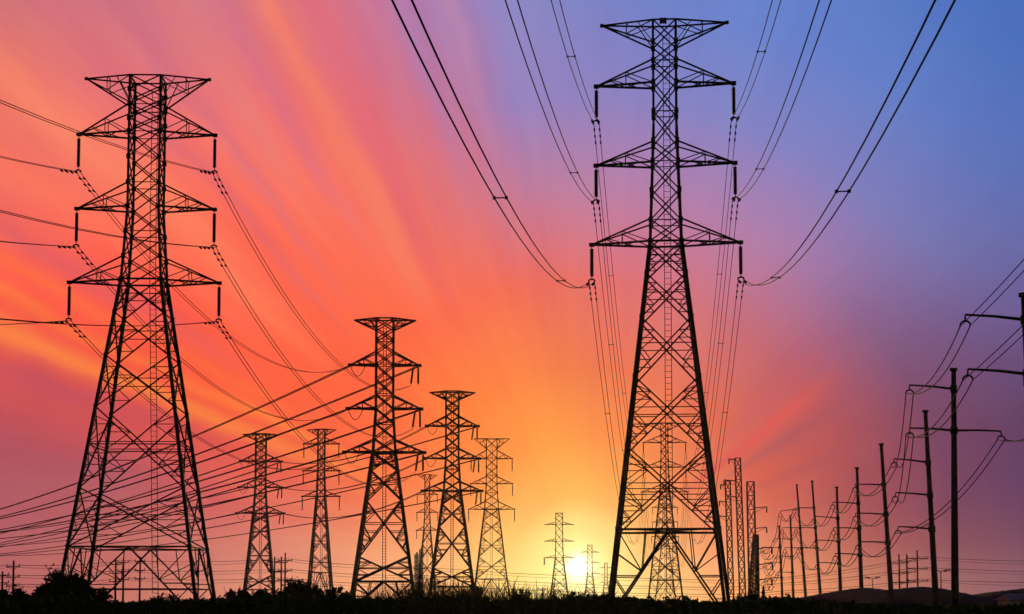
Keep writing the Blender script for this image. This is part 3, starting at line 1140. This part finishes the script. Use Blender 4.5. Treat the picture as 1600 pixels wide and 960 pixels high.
shrub('bush', 'large dark leafy bush at the foot of the huge left pylon', 99, 884, 46, 62, 'bush', 15000, 0.18, 170)
shrub('bush', 'broad low part of dark bush spreading right of the large left bush', 150, 906, 26, 60, 'bush', 5000, 0.16, 50)
shrub('bush', 'low dark bush at the far left corner', 22, 915, 44, 58, 'bush', 5000, 0.16, 60)
shrub('bush', 'small bush under the small strain pylon', 368, 911, 27, 66, 'bush', 5000, 0.16, 50)
shrub('bush', 'small bush directly right of the small strain pylon foot', 405, 914, 26, 70, 'bush', 2500, 0.16, 40)
shrub('bush', 'rounded dark bush mound at the foot of the slim pylon', 471, 903, 44, 72, 'bush', 12000, 0.18, 150)
shrub('bush', 'low bush sloping down left of the broad middle pylon', 524, 912, 30, 74, 'bush', 3000, 0.16, 50)
shrub('bush', 'scrubby bush at the foot of the slim lattice masts', 1172, 922, 28, 70, 'bush', 3000, 0.15, 50)
shrub('bush', 'small bush at the left foot of the dark hill', 1226, 923, 22, 72, 'bush', 2500, 0.15, 40)

shrub('bush', 'scrub at the foot of the broad middle pylon, right of its right leg', 650, 916, 22, 74, 'bush', 1600, 0.16, 40, 12)
shrub('bush', 'twiggy scrub between the feet of the two pylons in the middle cluster', 738, 908, 26, 76, 'bush', 1300, 0.16, 40, 16)
shrub('bush', 'twiggy scrub right of the rightmost cluster pylon, yellow sky behind', 815, 914, 26, 73, 'bush', 1100, 0.16, 36, 16)
shrub('bush', 'low scrub under the setting sun', 900, 922, 30, 70, 'bush', 2000, 0.16, 44, 10)
shrub('bush', 'low scrub left of the left foot of the tallest pylon', 948, 920, 22, 68, 'bush', 2000, 0.16, 40, 10)
shrub('bush', 'low scrub between the legs of the tallest pylon', 1060, 926, 34, 66, 'bush', 2600, 0.16, 50, 10)
shrub('bush', 'ragged scrub between the legs of the huge left pylon', 262, 926, 40, 64, 'bush', 2200, 0.16, 50, 12)

# little conifer right of the masts
base = at(1193, HOR, 80)
root = empty('conifer', (base.x, 160, 0))
tag(root, 'small pointed conifer right of the lattice masts', 'tree')
H = zpx(918, 80)
t = rng.uniform(0, 1, 1400) ** 0.7
a = rng.uniform(0, 2 * math.pi, 1400)
rr = (1 - t) * 0.75 * np.sqrt(rng.uniform(0, 1, 1400)) * (0.7 + 0.3 * np.sin(t * 40))
leaves_mesh('crown', np.stack([rr * np.cos(a), rr * np.sin(a), 0.15 + t * (H - 0.1)], 1), 0.13, LEAF, root)
m = MB()
m.tube([(0, 0, 0), (0, 0, H * .5), (0, 0, H)], 0.09, 6, 0.01)
m.build('trunk', BARK, root)

# continuous undergrowth along the bottom of the view
PROF = [(-300, 930), (0, 934), (60, 930), (150, 934), (165, 939), (200, 941), (340, 937), (420, 930), (540, 931), (560, 936), (640, 937), (690, 933), (760, 938), (850, 937), (930, 931), (1000, 937),
        (1130, 941), (1165, 934), (1190, 936), (1230, 935), (1300, 942), (1400, 946), (1600, 947), (1900, 945)]
n = 60000
Dd = rng.uniform(42, 88, n)
px = rng.uniform(-280, 1880, n)
lump = np.zeros(n)
for f_, ph, am in ((0.021, 0.3, 1.0), (0.05, 1.7, .8), (0.11, 4.0, .6), (0.23, 2.0, .4)):
    lump += am * np.sin(px * f_ + ph + Dd * 0.13 * f_ * 40)
ytop = np.interp(px, [a for a, _ in PROF], [b for _, b in PROF]) - lump * 1.4 + 1.5
H = np.maximum(0.35, EYE + (HOR - ytop) / HF * Dd)
tt = rng.uniform(0, 1, n) ** 0.55
P = np.stack([(px - 800) / HF * Dd, 2 * Dd, H * tt + rng.normal(0, 0.05, n)], 1)
P[:, 2] = np.maximum(P[:, 2], 0.03)
u = leaves_mesh('undergrowth', P, 0.20, LEAF)
tag(u, 'low dark undergrowth filling the foreground', None, None, 'stuff')


def grass(name, n, x0, x1, D0, D1, y_fn, w=0.03, lean=0.35):
    V, Fc = [], []
    for i in range(n):
        D_ = random.uniform(D0, D1)
        px_ = random.uniform(x0, x1)
        H_ = max(0.4, zpx(y_fn(px_) + random.gauss(0, 5), D_) * random.uniform(.72, 1.02))
        x = (px_ - 800) / HF * D_
        a = random.gauss(0, lean)
        bend = random.gauss(0, .22)
        ww = w * random.uniform(.7, 1.5)
        n0 = len(V)
        seg = 4
        yaw = random.uniform(-1, 1)
        for k_ in range(seg + 1):
            t_ = k_ / seg
            cx = x + H_ * (a * t_ * .6 + bend * t_ ** 3)
            cz = H_ * (t_ - 0.18 * abs(bend) * t_ ** 3)
            hw__ = ww * (1 - t_ * .9) * .5
            V.append((cx - hw__, 2 * D_ + yaw * .2 * t_ - hw__ * yaw, cz))
            V.append((cx + hw__, 2 * D_ + yaw * .2 * t_ + hw__ * yaw, cz))
        for k_ in range(seg):
            q = n0 + 2 * k_
            Fc.append((q, q + 1, q + 3, q + 2))
    me = bpy.data.meshes.new(name)
    me.from_pydata(V, [], Fc)
    me.materials.append(GRASS)
    o = bpy.data.objects.new(name, me)
    COL.objects.link(o)
    tag(o, None, None, None, 'stuff')
    return o


GP = [(-100, 936), (200, 938), (540, 930), (600, 912), (660, 902), (700, 902), (760, 908), (850, 914), (930, 922), (960, 928), (1130, 938), (1300, 940), (1900, 944)]
gy = lambda x: float(np.interp(x, [a for a, _ in GP], [b for _, b in GP]))
grass('tall_grass', 1500, 545, 980, 40, 80, lambda x: gy(x) + 4, 0.075)
grass('tall_grass', 260, 580, 960, 42, 80, lambda x: gy(x) - 8, 0.10, 0.6)
grass('grass', 2200, -100, 1750, 36, 70, lambda x: gy(x) + 2, 0.035)


# ------------------------------------------------------------------ evening haze
hz = MB()
hz.box((0, 1400, 32.0), (4900, 3300, 68.0))
hm = bpy.data.materials.new('evening_haze')
hm.use_nodes = True
t = hm.node_tree
t.nodes.clear()
o_ = t.nodes.new('ShaderNodeOutputMaterial')
v_ = t.nodes.new('ShaderNodeVolumePrincipled')
v_.inputs['Color'].default_value = (0.92, 0.88, 0.84, 1)
v_.inputs['Density'].default_value = 0.000012
v_.inputs['Anisotropy'].default_value = 0.8
t.links.new(v_.outputs[0], o_.inputs['Volume'])
ho = hz.build('haze', hm)
ho['kind'] = 'stuff'
